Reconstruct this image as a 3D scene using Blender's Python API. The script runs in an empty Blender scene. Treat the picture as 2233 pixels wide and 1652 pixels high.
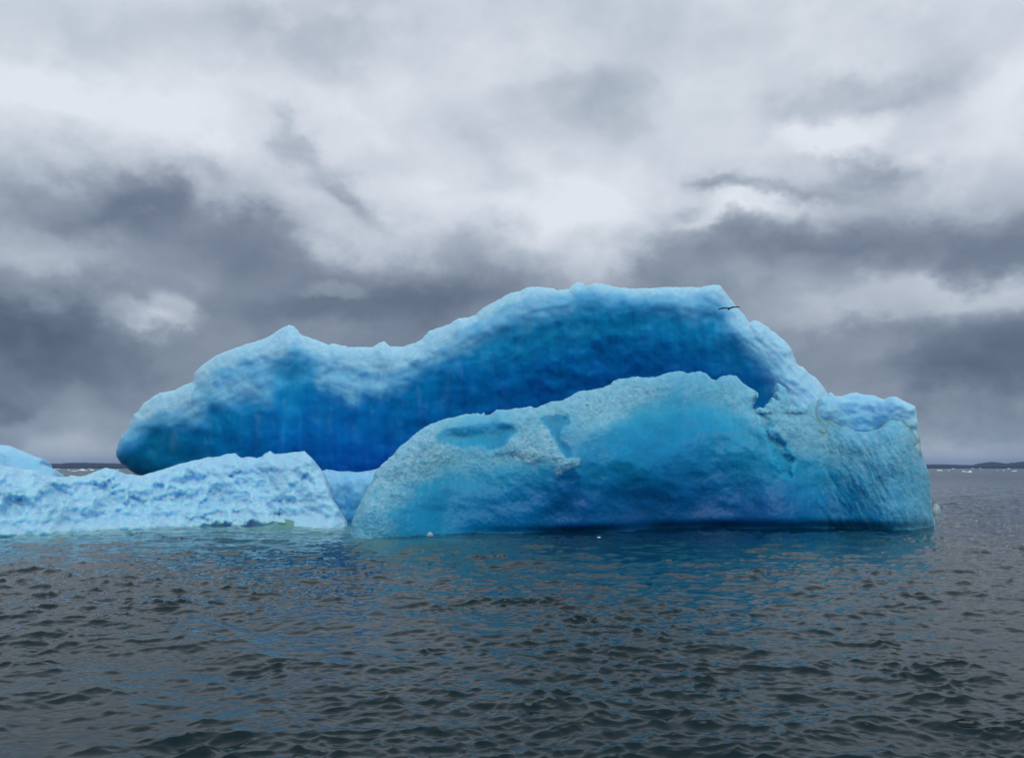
import bpy, math
import numpy as np
from mathutils import Vector
from mathutils.geometry import delaunay_2d_cdt

SC = bpy.context.scene
COL = SC.collection
# ------------------------------------------------------------------ camera
CAM_H = 3.0
FD = 1934.0                       # focal length, in units of a 2233 px wide picture
TP = 0.0998                       # tan(pitch)
PITCH = math.atan(TP)
cam_data = bpy.data.cameras.new('camera')
cam = bpy.data.objects.new('camera', cam_data)
COL.objects.link(cam)
cam.location = (0, 0, CAM_H)
cam.rotation_euler = (math.radians(90) + PITCH, 0, 0)
cam_data.sensor_width = 36.0
cam_data.lens = 36.0 * FD / 2233.0
cam_data.clip_start = 0.1
cam_data.clip_end = 20000
SC.camera = cam
SC.view_settings.view_transform = 'Standard'
SC.view_settings.look = 'None'
SC.view_settings.exposure = 0.0
SC.view_settings.gamma = 1.0

CP, SP = math.cos(PITCH), math.sin(PITCH)
def at(X, Y, D):
    """point whose world y is D, seen in direction (X, Y) of a 2233x1652 picture"""
    u = (np.asarray(X, float) - 1116.5) / FD
    v = (826.0 - np.asarray(Y, float)) / FD
    dy = CP - v * SP
    dz = SP + v * CP
    k = D / dy
    return u * k, D + 0 * u, CAM_H + dz * k
def waterD(Y):                    # distance of the water surface seen at row Y
    v = (826.0 - np.asarray(Y, float)) / FD
    return -CAM_H * (CP - v * SP) / (SP + v * CP)
def direction(X, Y):              # azimuth, elevation
    u = (X - 1116.5) / FD; v = (826.0 - Y) / FD
    x, y, z = u, CP - v * SP, SP + v * CP
    return math.atan2(x, y), math.atan2(z, math.hypot(x, y))

# ------------------------------------------------------------------ node helper
class N:
    def __init__(s, nt): s.nt = nt; s.nt.nodes.clear()
    def new(s, t, ins=None, **kw):
        n = s.nt.nodes.new(t)
        for k, v in kw.items(): setattr(n, k, v)
        if ins:
            for k, v in ins.items():
                if isinstance(v, bpy.types.NodeSocket): s.nt.links.new(v, n.inputs[k])
                else: n.inputs[k].default_value = v
        return n
    def m(s, op, a, b=0.0, c=0.0, clamp=False):
        return s.new('ShaderNodeMath', {0: a, 1: b, 2: c}, operation=op, use_clamp=clamp).outputs[0]
    def v(s, op, a, b=(0, 0, 0)):
        return s.new('ShaderNodeVectorMath', {0: a, 1: b}, operation=op).outputs[0]
    def mix(s, f, a, b):
        n = s.new('ShaderNodeMix', data_type='RGBA')
        for k, v in ((0, f), (6, a), (7, b)):
            if isinstance(v, bpy.types.NodeSocket): s.nt.links.new(v, n.inputs[k])
            else: n.inputs[k].default_value = v
        return n.outputs[2]
    def ramp(s, f, stops, interp='LINEAR'):
        n = s.new('ShaderNodeValToRGB', {0: f}); r = n.color_ramp; r.interpolation = interp
        while len(r.elements) < len(stops): r.elements.new(0.5)
        for e, (p, c) in zip(r.elements, stops):
            e.position = p; e.color = (*c, 1) if len(c) == 3 else c
        return n.outputs[0]
    def rng(s, f, a, b, c, d, smooth=False):
        return s.new('ShaderNodeMapRange', {0: f, 1: a, 2: b, 3: c, 4: d}, interpolation_type='SMOOTHSTEP' if smooth else 'LINEAR').outputs[0]
    def noise(s, vec, scale, detail=4, rough=0.5, dist=0.0, out=0):
        return s.new('ShaderNodeTexNoise', {'Vector': vec, 'Scale': scale, 'Detail': detail, 'Roughness': rough, 'Distortion': dist}).outputs[out]
def lin(r, g, b):
    f = lambda c: (c / 255 / 12.92) if c / 255 < 0.04045 else ((c / 255 + 0.055) / 1.055) ** 2.4
    return (f(r), f(g), f(b))

# ------------------------------------------------------------------ sky (overcast) and sun
SUN_EL, SUN_AZ = math.radians(48), math.radians(165)   # veiled sun behind the camera
world = bpy.data.worlds.new('World')
SC.world = world
world.use_nodes = True
w = N(world.node_tree)
dirv = w.new('ShaderNodeTexCoord').outputs['Generated']
sep = w.new('ShaderNodeSeparateXYZ', {0: dirv})
az = w.m('ARCTAN2', sep.outputs[0], sep.outputs[1])
hyp = w.m('SQRT', w.m('ADD', w.m('MULTIPLY', sep.outputs[0], sep.outputs[0]), w.m('MULTIPLY', sep.outputs[1], sep.outputs[1])))
el = w.m('ARCTAN2', sep.outputs[2], hyp)
flat = w.v('MULTIPLY', dirv, (1.0, 1.0, 1.9))
wa = w.noise(flat, 2.6, 6, 0.56, out=1)          # broad swirls
flat2 = w.v('MULTIPLY', dirv, (1.0, 1.0, 1.35))
wb = w.noise(flat2, 8.0, 7, 0.58, out=1)           # billows
ae = w.new('ShaderNodeCombineXYZ', {0: az, 1: el, 2: 0.0}).outputs[0]
warp = w.v('ADD', w.v('MULTIPLY', w.v('SUBTRACT', wa, (.5, .5, .5)), (0.24, 0.12, 0)),
           w.v('MULTIPLY', w.v('SUBTRACT', wb, (.5, .5, .5)), (0.16, 0.12, 0)))
P = w.v('ADD', ae, warp)
P2 = w.v('ADD', ae, w.v('MULTIPLY', w.v('SUBTRACT', wb, (.5, .5, .5)), (0.11, 0.10, 0)))
elw = w.new('ShaderNodeSeparateXYZ', {0: P}).outputs[1]
val = w.ramp(w.m('ADD', elw, 0.0), [(0.0, (.54,)*3), (0.05, (.46,)*3), (0.10, (.34,)*3), (0.17, (.40,)*3),
                 (0.24, (.62,)*3), (0.31, (.83,)*3), (0.40, (.90,)*3), (0.52, (.86,)*3), (0.75, (.64,)*3), (1.0, (.68,)*3)], 'B_SPLINE')
BLOBS = [  # X, Y, radius x, radius y, turn (deg), amount
    (150, 230, 700, 110, 0, .16), (760, 100, 520, 90, 0, -.14), (1500, 60, 420, 90, 0, -.05),
    (120, 400, 420, 130, 4, -.24), (520, 520, 420, 120, -8, -.28), (330, 430, 260, 90, 0, -.14), (60, 560, 200, 80, 0, .12),
    (650, 330, 150, 60, -35, -.22), (790, 430, 130, 50, -35, -.30), (480, 380, 110, 40, -10, -.16),
    (150, 740, 560, 150, 0, -.20), (20, 720, 260, 90, 0, -.12), (-20, 880, 90, 40, 0, -.16),
    (950, 620, 480, 120, 2, -.18), (1050, 520, 200, 60, 0, -.10), (700, 660, 520, 80, 0, -.12),
    (275, 692, 92, 42, 0, .17), (388, 678, 88, 56, 0, .24), (325, 706, 80, 50, 0, .14), (740, 625, 90, 25, 0, .16),
    (1290, 470, 330, 190, 0, .27), (1330, 600, 260, 90, 0, .18), (1180, 250, 700, 110, 0, -.10),
    (1300, 210, 300, 120, 0, -.12), (1860, 220, 280, 100, 5, -.20), (1860, 295, 200, 60, 4, .22), (1640, 470, 260, 50, 4, .24),
    (1560, 500, 150, 30, 4, .14), (1520, 470, 110, 30, 8, -.20), (1720, 430, 240, 40, -6, -.22), (1580, 395, 110, 28, 0, -.20), (1900, 375, 230, 55, 0, -.24),
    (2050, 330, 300, 70, 0, .10), (2233, 210, 260, 100, 0, .10), (1830, 555, 640, 95, 2, -.17), (2233, 560, 400, 100, 0, -.22),
    (1700, 640, 400, 60, 0, .06), (1950, 690, 380, 80, 4, .26), (2230, 800, 280, 120, 0, -.20), (2000, 860, 300, 90, 0, -.12),
    (2100, 970, 420, 60, 0, .12), (200, 980, 600, 50, 0, .10), (350, 900, 420, 80, 0, .04), (1000, 420, 300, 90, 0, .12),
    (2233, 650, 260, 60, 0, .14), (700, 230, 500, 80, 0, .10),
]
for (X, Y, rx, ry, rot, amp) in BLOBS:
    a, e = direction(X, Y)
    mp = w.new('ShaderNodeMapping', {'Vector': P2 if rx < 145 else P, 'Location': (a, e, 0), 'Rotation': (0, 0, math.radians(rot)),
                                     'Scale': (rx / FD, ry / FD, 1)}, vector_type='TEXTURE').outputs[0]
    g = w.new('ShaderNodeTexGradient', {0: mp}, gradient_type='QUADRATIC_SPHERE').outputs['Fac']
    g = w.m('SMOOTH_MIN', w.m('MULTIPLY', g, 3.4 if 70 < rx < 96 else 1.9), 1.0, 0.5)
    val = w.m('MULTIPLY_ADD', g, amp, val)
d1 = w.noise(w.v('ADD', flat2, w.v('MULTIPLY', wb, (.12, .12, .12))), 6.0, 10, 0.62)
d2 = w.noise(flat, 2.2, 4, 0.5)
val = w.m('ADD', val, w.m('MULTIPLY', w.m('SUBTRACT', d1, 0.5), 0.30))
val = w.m('ADD', val, w.m('MULTIPLY', w.m('SUBTRACT', d2, 0.5), 0.14))
vp = w.new('ShaderNodeTexVoronoi', {'Vector': w.v('ADD', flat2, w.v('MULTIPLY', wb, (.20, .20, .20))), 'Scale': 9.0, 'Detail': 1.0, 'Roughness': .5, 'Smoothness': .8}, feature='SMOOTH_F1').outputs[0]
val = w.m('ADD', val, w.m('MULTIPLY', w.m('SUBTRACT', .62, vp), 0.22))
cloud = w.ramp(val, [(0.0, lin(76, 88, 108)), (.22, lin(106, 120, 138)), (.45, lin(139, 153, 168)), (.70, lin(185, 197, 208)), (1.0, lin(226, 234, 241))])
tint = w.noise(flat, 1.7, 2, 0.5)
cloud = w.mix(w.rng(tint, .40, .6, 0, 1), cloud, w.v('MULTIPLY', cloud, (1.02, .988, 1.005)))
skyt = w.new('ShaderNodeTexSky', sky_type='NISHITA')
skyt.sun_disc = False
skyt.sun_elevation = SUN_EL
skyt.sun_rotation = SUN_AZ
cloud10 = w.new('ShaderNodeVectorMath', {0: cloud, 3: 10.0}, operation='SCALE').outputs[0]
final = w.mix(0.97, skyt.outputs[0], cloud10)
bg = w.new('ShaderNodeBackground', {0: final, 1: 0.10})
w.new('ShaderNodeOutputWorld', {0: bg.outputs[0]})

sun_data = bpy.data.lights.new('sun', 'SUN')
sun_data.energy = 1.3
sun_data.angle = math.radians(40)
sun_data.color = (1.0, 0.97, 0.93)
sun = bpy.data.objects.new('sun', sun_data)
COL.objects.link(sun)
sd = Vector((math.sin(SUN_AZ) * math.cos(SUN_EL), math.cos(SUN_AZ) * math.cos(SUN_EL), math.sin(SUN_EL)))
sun.rotation_euler = (-sd).to_track_quat('-Z', 'Y').to_euler()

# ------------------------------------------------------------------ numpy noise
def _h(ix, iy, seed):
    n = (ix.astype(np.int64) * 374761393 + iy.astype(np.int64) * 668265263 + seed * 1442695041) & 0xffffffff
    n = ((n ^ (n >> 13)) * 1274126177) & 0xffffffff
    n = ((n ^ (n >> 16)) * 2246822519) & 0xffffffff
    return ((n ^ (n >> 15)) & 0xffffff) / float(0xffffff)
def perlin(x, y, seed=0):
    ix, iy = np.floor(x), np.floor(y)
    fx, fy = x - ix, y - iy
    def g(dx, dy):
        a = _h(ix + dx, iy + dy, seed) * 2 * np.pi
        return np.cos(a) * (fx - dx) + np.sin(a) * (fy - dy)
    s = lambda t: t * t * t * (t * (t * 6 - 15) + 10)
    u, v_ = s(fx), s(fy)
    a = g(0, 0) * (1 - u) + g(1, 0) * u
    b = g(0, 1) * (1 - u) + g(1, 1) * u
    return (a * (1 - v_) + b * v_) * 1.5
def fbm(x, y, seed=0, octv=5, gain=0.5, kind=0):
    t, a, s = 0, 1.0, 0
    for k in range(octv):
        n = perlin(x + 17.3 * k, y - 9.1 * k, seed + k * 7)
        if kind == 1: n = 1 - 2.2 * np.abs(n)       # ridged
        if kind == 2: n = 2.2 * np.abs(n) - 0.6     # billow
        t = t + a * n; s += a
        a *= gain; x = x * 2.03; y = y * 2.03
    return t / s
def facets(x, y, seed=0, tilt=1.0):
    """broken-crystal relief: each cell is a small tilted plane"""
    ix, iy = np.floor(x), np.floor(y)
    best = np.full(np.shape(x), 9e9); h = np.zeros(np.shape(x))
    for dx in (-1, 0, 1):
        for dy in (-1, 0, 1):
            cx, cy = ix + dx, iy + dy
            px = cx + _h(cx, cy, seed); py = cy + _h(cx, cy, seed + 5)
            d = (x - px) ** 2 + (y - py) ** 2
            a = _h(cx, cy, seed + 9) * 6.283
            hh = _h(cx, cy, seed + 13) * 0.8 + tilt * (np.cos(a) * (x - px) + np.sin(a) * (y - py))
            m = d < best
            best = np.where(m, d, best); h = np.where(m, hh, h)
    return h - 0.4
def sst(a, b, x):
    t = np.clip((x - a) / (b - a), 0, 1)
    return t * t * (3 - 2 * t)
def seg_dist(px, py, poly, closed=True):
    A = np.array(poly, float)
    B = np.roll(A, -1, 0) if closed else A[1:]
    if not closed: A = A[:-1]
    out = np.empty(px.shape)
    for i in range(0, len(px), 20000):
        x = px[i:i + 20000, None]; y = py[i:i + 20000, None]
        ax, ay = A[None, :, 0], A[None, :, 1]
        dx, dy = (B - A)[None, :, 0], (B - A)[None, :, 1]
        t = np.clip(((x - ax) * dx + (y - ay) * dy) / (dx * dx + dy * dy + 1e-9), 0, 1)
        out[i:i + 20000] = np.sqrt(((x - ax - t * dx) ** 2 + (y - ay - t * dy) ** 2).min(1))
    return out
def inside(px, py, poly):
    A = np.array(poly, float); B = np.roll(A, -1, 0)
    r = np.zeros(px.shape, bool)
    for (ax, ay), (bx, by) in zip(A, B):
        if ay == by: continue
        c = ((ay > py) != (by > py)) & (px < (bx - ax) * (py - ay) / (by - ay) + ax)
        r ^= c
    return r
def sdf(px, py, poly):            # positive inside
    d = seg_dist(px, py, poly)
    return np.where(inside(px, py, poly), d, -d)
def idw(px, py, pts, k=2.2):
    Pp = np.array(pts, float)
    out = np.zeros((len(px), Pp.shape[1] - 2)); ws = np.zeros(len(px))
    for p in Pp:
        wgt = np.exp(-((px - p[0]) ** 2 + (1.45 * (py - p[1])) ** 2) / (2 * 48.0 ** 2)) + 1e-7 / (1 + ((px - p[0]) ** 2 + (py - p[1]) ** 2) / 1e4)
        out += wgt[:, None] * p[2:]; ws += wgt
    return out / ws[:, None]
def lerp_tab(x, tab):
    t = np.array(tab, float)
    return np.interp(x, t[:, 0], t[:, 1])

def soft_tab(x, tab, w_=70.0):
    return sum(lerp_tab(np.asarray(x, float) + o * w_, tab) * g for o, g in ((-1, .08), (-.66, .14), (-.33, .18), (0, .20), (.33, .18), (.66, .14), (1, .08)))

# ------------------------------------------------------------------ mesh helpers
def raw_mesh(name, verts, faces, mat, parent=None, attrs=None, smooth=True):
    me = bpy.data.meshes.new(name)
    verts = np.asarray(verts, np.float32); faces = np.asarray(faces, np.int32)
    k = faces.shape[1]
    me.vertices.add(len(verts)); me.vertices.foreach_set('co', verts.ravel())
    me.loops.add(faces.size); me.loops.foreach_set('vertex_index', faces.ravel())
    me.polygons.add(len(faces))
    me.polygons.foreach_set('loop_start', np.arange(0, faces.size, k, dtype=np.int32))
    me.polygons.foreach_set('loop_total', np.full(len(faces), k, np.int32))
    me.polygons.foreach_set('use_smooth', np.full(len(faces), smooth, bool))
    me.update(calc_edges=True)
    if attrs:
        for n, a in attrs.items():
            at_ = me.attributes.new(n, 'FLOAT', 'POINT')
            at_.data.foreach_set('value', np.asarray(a, np.float32))
    me.materials.append(mat)
    o = bpy.data.objects.new(name, me)
    COL.objects.link(o)
    if parent: o.parent = parent
    return o
def tag(o, label=None, cat=None, group=None, kind=None):
    if label: o['label'] = label
    if cat: o['category'] = cat
    if group: o['group'] = group
    if kind: o['kind'] = kind
    return o
def rough_outline(pts, step, amp, seed, calm=None):
    """resample a closed outline and break it up at small scale"""
    A = np.array(pts, float); out = []
    for a, b in zip(A, np.roll(A, -1, 0)):
        n = max(1, int(np.hypot(*(b - a)) / step))
        for i in range(n): out.append(a + (b - a) * i / n)
    O = np.array(out)
    t = np.roll(O, -2, 0) - np.roll(O, 2, 0)
    nrm = np.stack([-t[:, 1], t[:, 0]], 1); nrm /= np.linalg.norm(nrm, axis=1)[:, None] + 1e-9
    s = np.arange(len(O)) * step
    d = fbm(s / 26.0, s * 0 + seed * 3.7, seed, 4, 0.72) * amp
    if calm is not None: d = d * calm(O[:, 0], O[:, 1])
    return O + nrm * d[:, None]
def ice_mass(name, outline, field, mat, step=3.4, amp=3.0, seed=1, R=1.0, back=6.0, rb=3.0, parent=None, calm=None, edge=None):
    """closed body of ice: a relief front face, a rounded rim and a bulging back"""
    O = rough_outline(outline, step, amp, seed, calm)
    x0, y0 = O.min(0); x1, y1 = O.max(0)
    gx, gy = np.meshgrid(np.arange(x0, x1, step), np.arange(y0, y1, step * 0.87))
    gx = gx + (np.arange(gx.shape[0]) % 2)[:, None] * step * 0.5
    gx = gx.ravel(); gy = gy.ravel()
    gx = gx + (_h(gx * 7, gy * 7, seed) - .5) * step * .45; gy = gy + (_h(gx * 5, gy * 9, seed + 3) - .5) * step * .45
    keep = inside(gx, gy, O); gx, gy = gx[keep], gy[keep]
    keep = seg_dist(gx, gy, O) > step * 0.55; gx, gy = gx[keep], gy[keep]
    pts = [Vector(p) for p in O] + [Vector(p) for p in zip(gx, gy)]
    nO = len(O)
    res = delaunay_2d_cdt(pts, [], [list(range(nO))], 1, 1e-4)
    P2 = np.array([tuple(p) for p in res[0]]); F = np.array([f for f in res[2] if len(f) == 3], int)
    px, py = P2[:, 0], P2[:, 1]
    d = seg_dist(px, py, O)
    rim = d < 1e-3
    f = field(px, py, d)
    Y = f['Y']
    dm = d * Y / FD
    Rr = f.get('R', R)
    t = np.clip(dm / Rr, 0, 1)
    roll = Rr * (1 - np.sqrt(np.clip(1 - (1 - t) ** 2, 0, 1)))
    Yf = Y + roll
    fx, fy, fz = at(px, py, Yf)
    V1 = np.stack([fx, fy, fz], 1)
    # back
    tb = np.clip(dm / rb, 0, 1)
    dep = back * np.sqrt(np.clip(1 - (1 - tb) ** 2, 0, 1)) * (0.8 + 0.4 * fbm(fx * .25, fz * .25, seed + 50, 3))
    Yb0 = Y + Rr
    bx, by, bz = at(px, py, Yb0)
    V2 = np.stack([bx, by + dep, bz - 0.12 * dep], 1)
    idx2 = np.cumsum(~rim) - 1 + len(V1)
    map2 = np.where(rim, np.arange(len(V1)), idx2)
    V = np.concatenate([V1, V2[~rim]])
    # orientation: front faces look at the camera (-y)
    a, b, c = V1[F[:, 0]], V1[F[:, 1]], V1[F[:, 2]]
    nn = np.cross(b - a, c - a)
    flip = (nn * (a - np.array([0, 0, CAM_H]))).sum(1) > 0
    F = np.where(flip[:, None], F[:, ::-1], F)
    F2 = map2[F[:, ::-1]]
    allrim = rim[F].all(1)
    F2 = F2[~allrim]
    FF = np.concatenate([F, F2])
    at_ = {}
    for k in ('crust', 'deep', 'teal', 'rough'):
        q = f.get(k, np.zeros(len(px)))
        q = np.clip(q, 0, 1)
        at_[k] = np.concatenate([q, q[~rim]])
    return raw_mesh(name, V, FF, mat, parent, at_)

# ------------------------------------------------------------------ ice material
def ice_material(name, crust_col, ramp, teal=(0.0, 0.21, 0.33), rough=(0.32, 0.6), bump=0.25, grain=9.0, spec=0.3, sss=0.95):
    mt = bpy.data.materials.new(name); mt.use_nodes = True
    n = N(mt.node_tree)
    co = n.new('ShaderNodeTexCoord').outputs['Object']
    A = lambda k: n.new('ShaderNodeAttribute', attribute_name=k).outputs['Fac']
    cr, dp, tl, rg = A('crust'), A('deep'), A('teal'), A('rough')
    n1 = n.noise(co, 1.3, 8, .62)
    n2 = n.noise(co, grain, 6, .65)
    stre = n.noise(n.v('MULTIPLY', co, (2.2, 2.2, .45)), 1.0, 5, .6)
    dpn = n.m('ADD', dp, n.m('MULTIPLY', n.m('SUBTRACT', n1, .5), .16))
    dpn = n.m('ADD', dpn, n.m('MULTIPLY', n.m('SUBTRACT', stre, .5), .10), clamp=False)
    dpn = n.m('ADD', dpn, n.m('MULTIPLY', n.m('SUBTRACT', n2, .5), .16), clamp=True)
    blue = n.ramp(dpn, ramp)
    blue = n.mix(tl, blue, (*teal, 1))
    crn = n.m('ADD', cr, n.m('MULTIPLY', n.m('MULTIPLY', n.m('SUBTRACT', n2, .5), n.m('MULTIPLY_ADD', rg, .9, .25)), n.m('MULTIPLY', cr, 3.0, clamp=True)), clamp=True)
    ccol = n.mix(n.rng(n.noise(co, 3.1, 6, .6), .35, .65, 0, 1), (*crust_col[0], 1), (*crust_col[1], 1))
    col = n.mix(crn, blue, ccol)
    rgh = n.m('ADD', n.rng(cr, 0, 1, rough[0], rough[1]), n.m('MULTIPLY', n.m('SUBTRACT', n2, .5), .3))
    vor = n.new('ShaderNodeTexVoronoi', {'Vector': n.v('ADD', co, n.v('MULTIPLY', n.noise(co, 6, 2, .5, out=1), (.2, .2, .2))), 'Scale': grain * .8}, feature='F1').outputs[0]
    hgt = n.m('ADD', n2, n.m('MULTIPLY', vor, n.m('MULTIPLY_ADD', rg, .8, .1)))
    bp = n.new('ShaderNodeBump', {'Strength': bump, 'Distance': .12, 'Height': hgt}).outputs[0]
    p = n.new('ShaderNodeBsdfPrincipled', {'Base Color': col, 'Roughness': rgh, 'IOR': 1.31, 'Normal': bp, 'Specular IOR Level': spec})
    if sss:
        p.inputs['Subsurface Weight'].default_value = sss
        p.inputs['Subsurface Radius'].default_value = (.12, .55, 1.0)
        p.inputs['Subsurface Scale'].default_value = .9
    n.new('ShaderNodeOutputMaterial', {0: p.outputs[0]})
    return mt
RAMP = [(0.0, (0.10, 0.50, 0.72)), (.28, (0.008, 0.34, 0.58)), (.52, (0.001, 0.22, 0.48)), (.76, (0.0, 0.125, 0.36)), (1.0, (0.0, 0.075, 0.23))]
RAMP_A = [(0.0, (0.14, 0.55, 0.80)), (.28, (0.006, 0.37, 0.71)), (.52, (0.0, 0.265, 0.66)), (.76, (0.0, 0.185, 0.58)), (1.0, (0.0, 0.085, 0.45))]
M_MAIN = ice_material('blue_glacier_ice', ((0.17, 0.43, 0.56), (0.36, 0.59, 0.70)), RAMP, bump=.15, grain=12.0)
M_ARCH = ice_material('arched_glacier_ice', ((0.32, 0.62, 0.80), (0.42, 0.71, 0.87)), RAMP_A, bump=.13, grain=5.0)
M_PALE = ice_material('pale_weathered_ice', ((0.31, 0.61, 0.82), (0.40, 0.69, 0.88)),
    [(0.0, (0.40, 0.72, 0.90)), (.4, (0.20, 0.56, 0.84)), (.75, (0.09, 0.44, 0.76)), (1.0, (0.04, 0.34, 0.66))], teal=(0.32, 0.54, 0.62), bump=.07, grain=7.0)

# ------------------------------------------------------------------ the large arched iceberg
berg = bpy.data.objects.new('arched_iceberg', None); COL.objects.link(berg)
tag(berg, 'huge blue iceberg with tall arched rear wall curling over a rough turquoise front wall', 'iceberg')

ARCH = [(253,985),(258,965),(268,948),(280,935),(284,922),(290,908),(286,905),(300,897),(310,882),(330,868),(348,857),(380,850),(400,840),(419,832),
 (421,822),(424,813),(440,796),(470,775),(500,763),(540,750),(575,740),(600,724),(618,713),(630,708),(643,713),(658,730),(690,741),(718,752),(722,749),(760,756),(812,757),(826,748),(838,744),
 (850,755),(880,755),(905,748),(918,740),(935,722),(950,716),(978,708),(1000,694),(1020,692),(1036,686),(1052,671),(1080,657),(1100,645),(1112,639),(1140,632),(1150,627),(1176,625),
 (1205,628),(1215,633),(1240,631),(1247,621),(1258,615),(1270,617),(1277,624),(1297,616),(1320,620),(1350,627),(1385,629),(1430,627),(1470,626),(1510,625),(1528,627),(1542,622),(1558,620),(1570,622),
 (1580,634),(1596,655),(1605,668),(1622,686),(1634,704),(1645,697),(1656,700),(1676,714),(1696,730),(1712,742),(1726,762),(1734,783),(1737,794),(1752,801),(1764,813),(1778,822),(1792,838),(1806,858),
 (1830,900),(1880,1000),(1880,1160),(420,1160),(380,1080),(330,1048),(303,1036),(292,1032),(280,1022),(270,1012),(262,1007),(256,997)]
LIP = [(200,1010),(254,989),(280,968),(306,944),(345,927),(397,930),(436,916),(457,882),(488,888),(552,879),(592,882),(600,850),(588,815),(610,795),(645,790),(678,802),(684,830),(704,846),(742,869),(769,878),(807,864),(833,864),(888,838),(908,820),(937,797),
 (989,786),(1048,748),(1093,719),(1131,708),(1183,696),(1235,682),(1257,664),(1308,660),(1386,668),(1438,674),(1485,682),(1511,694),(1529,682),(1555,676),(1575,690),(1591,720),(1620,742),(1645,774),(1671,806),(1687,827),(1696,858),(1702,880),(1712,1200)]
LIPP = LIP + [(1712,1400),(200,1400)]
CREST = [(240,960),(300,925),(350,895),(420,870),(424,835),(454,812),(490,796),(553,780),(612,768),(650,745),(700,765),(760,795),(850,805),(905,785),(945,765),(1000,716),(1060,688),(1120,652),(1180,636),(1260,630),(1400,640),(1540,634),(1580,645),(1700,760)]
ARCH_D = [(253,995,.0,.6,.6),(300,1010,.0,.8,.9),(340,970,.0,.55,.8),(420,970,.0,.7,.6),(500,930,.05,.5,.35),(470,1000,.0,.85,.55),(560,980,.0,.7,.2),(640,900,.0,.55,0),(610,820,.15,.30,0),(630,1000,.0,.85,0),
 (690,960,.0,.7,0),(740,990,.0,1.0,0),(750,900,.0,.70,0),(820,920,.0,.66,0),(820,1000,.0,.9,0),(880,880,.0,.60,0),(930,830,.0,.50,0),(920,930,0,.8,0),(1000,870,.0,.74,0),(1080,800,.0,.60,0),(1060,730,.05,.25,0),(1110,740,0,.38,0),
 (1200,720,.0,.36,0.1),(1300,690,.0,.36,.1),(1250,790,.0,.62,.05),(1130,850,0,.8,0),(1200,860,0,.72,0),(1300,830,0,.78,0),(1400,700,.0,.42,.1),(1400,780,.0,.72,0),(1500,720,.0,.46,.1),(1550,720,.0,.36,0),(1500,790,.0,.75,0),(1600,760,.0,.45,.25),(1620,840,0,.75,0),(1660,860,.0,.66,.15),(1680,850,0,.55,.3)]
def arch_field(px, py, d):
    nx, ny = px / 34.0, py / 34.0
    wx = px + 14 * fbm(px / 60, py / 60, 3, 4) ; wy = py + 16 * fbm(px / 45, py / 45, 4, 5)
    drip = 16 * fbm(px / 30, py / 300, 12, 3) * sst(560, 640, px) * (1 - sst(1000, 1100, px))
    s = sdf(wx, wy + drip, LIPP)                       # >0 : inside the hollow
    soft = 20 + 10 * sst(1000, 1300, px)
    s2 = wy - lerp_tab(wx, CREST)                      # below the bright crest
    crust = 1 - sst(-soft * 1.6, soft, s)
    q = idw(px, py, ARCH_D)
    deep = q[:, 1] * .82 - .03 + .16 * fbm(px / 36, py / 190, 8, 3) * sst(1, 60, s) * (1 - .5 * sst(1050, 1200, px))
    bands = fbm(px / 150, (py - soft_tab(px, CREST, 90)) / 13.0, 44, 4, .55)
    crust = np.clip(crust * (1 + .24 * bands * sst(0, 20, d)), 0, 1)
    # patches of clear blue breaking the crust of the left half
    pb = sst(.12, .40, fbm(px / 50 + 3, py / 26, 21, 4)) * (1 - sst(900, 1000, px)) * sst(12, 30, d)
    deep = np.where(s < 0, .12 + .2 * pb, deep)
    crust = crust * (1 - .3 * pb)
    vein = sst(.62, .92, fbm(px / 48 + .4 * fbm(px / 30, py / 30, 36, 2), py / 230, 35, 3, .5, 1))
    deep = deep + .03 * vein * (s > 0) - .03 * sst(.55, .9, fbm(px / 26, py / 260, 37, 3, .5, 1)) * sst(10, 60, s)
    # faint pale veils hanging in the hollow under the lip
    veil = sst(.05, .5, fbm(px / 26, py / 70, 31, 5)) * np.exp(-np.clip(s, 0, 999) / 55) * (1 - .55 * sst(1000, 1250, px))
    crust = np.maximum(crust, .32 * veil * (s > 0))
    # crest band colour : greyer and thinner under the rim
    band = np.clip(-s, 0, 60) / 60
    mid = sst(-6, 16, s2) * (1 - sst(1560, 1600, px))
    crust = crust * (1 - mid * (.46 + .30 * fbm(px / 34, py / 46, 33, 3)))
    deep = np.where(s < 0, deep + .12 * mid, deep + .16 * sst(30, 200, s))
    hollow = np.clip(s, 0, 400)
    Y = 54.0 + 0 * px
    Y = Y + 2.2 * sst(0, 260, hollow)         # the hollow cuts back behind the lip
    Y = Y - 0.25 * np.exp(-((s + 18) / 40.0) ** 2)      # the lip bulges forward
    Y = Y - 2.5 * sst(1570, 1760, px)                  # right-hand flank swings towards us
    Y = Y + 3.0 * (1 - sst(250, 520, px))
    # ledges that follow the crest
    led = fbm(px / 120, (py - soft_tab(px, CREST, 90)) / 22.0, 40, 3)
    Y = Y - .11 * led * (1 - sst(-30, 20, s))
    Y = Y - .34 * fbm(px / 75, py / 60, 41, 3, .42) * (1 - .6 * sst(0, 40, s))
    Y = Y - .14 * fbm(px / 30, py / 190, 42, 3) * sst(0, 30, s)
    Y = Y - .05 * fbm(px / 13, py / 11, 43, 3, .6) * crust
    fl = sst(1575, 1640, px) * (s < 0)
    Y = Y - .16 * fbm((px - py) / 20, (px + py) / 90, 47, 4) * fl
    return dict(Y=Y, crust=crust, deep=deep, teal=.65 * q[:, 2] * sst(0, 20, s), rough=.15 + .5 * crust)
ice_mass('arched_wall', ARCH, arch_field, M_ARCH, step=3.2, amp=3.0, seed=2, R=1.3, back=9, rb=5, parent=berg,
         calm=lambda x, y: np.where(y > 1040, 0, 1))

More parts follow.
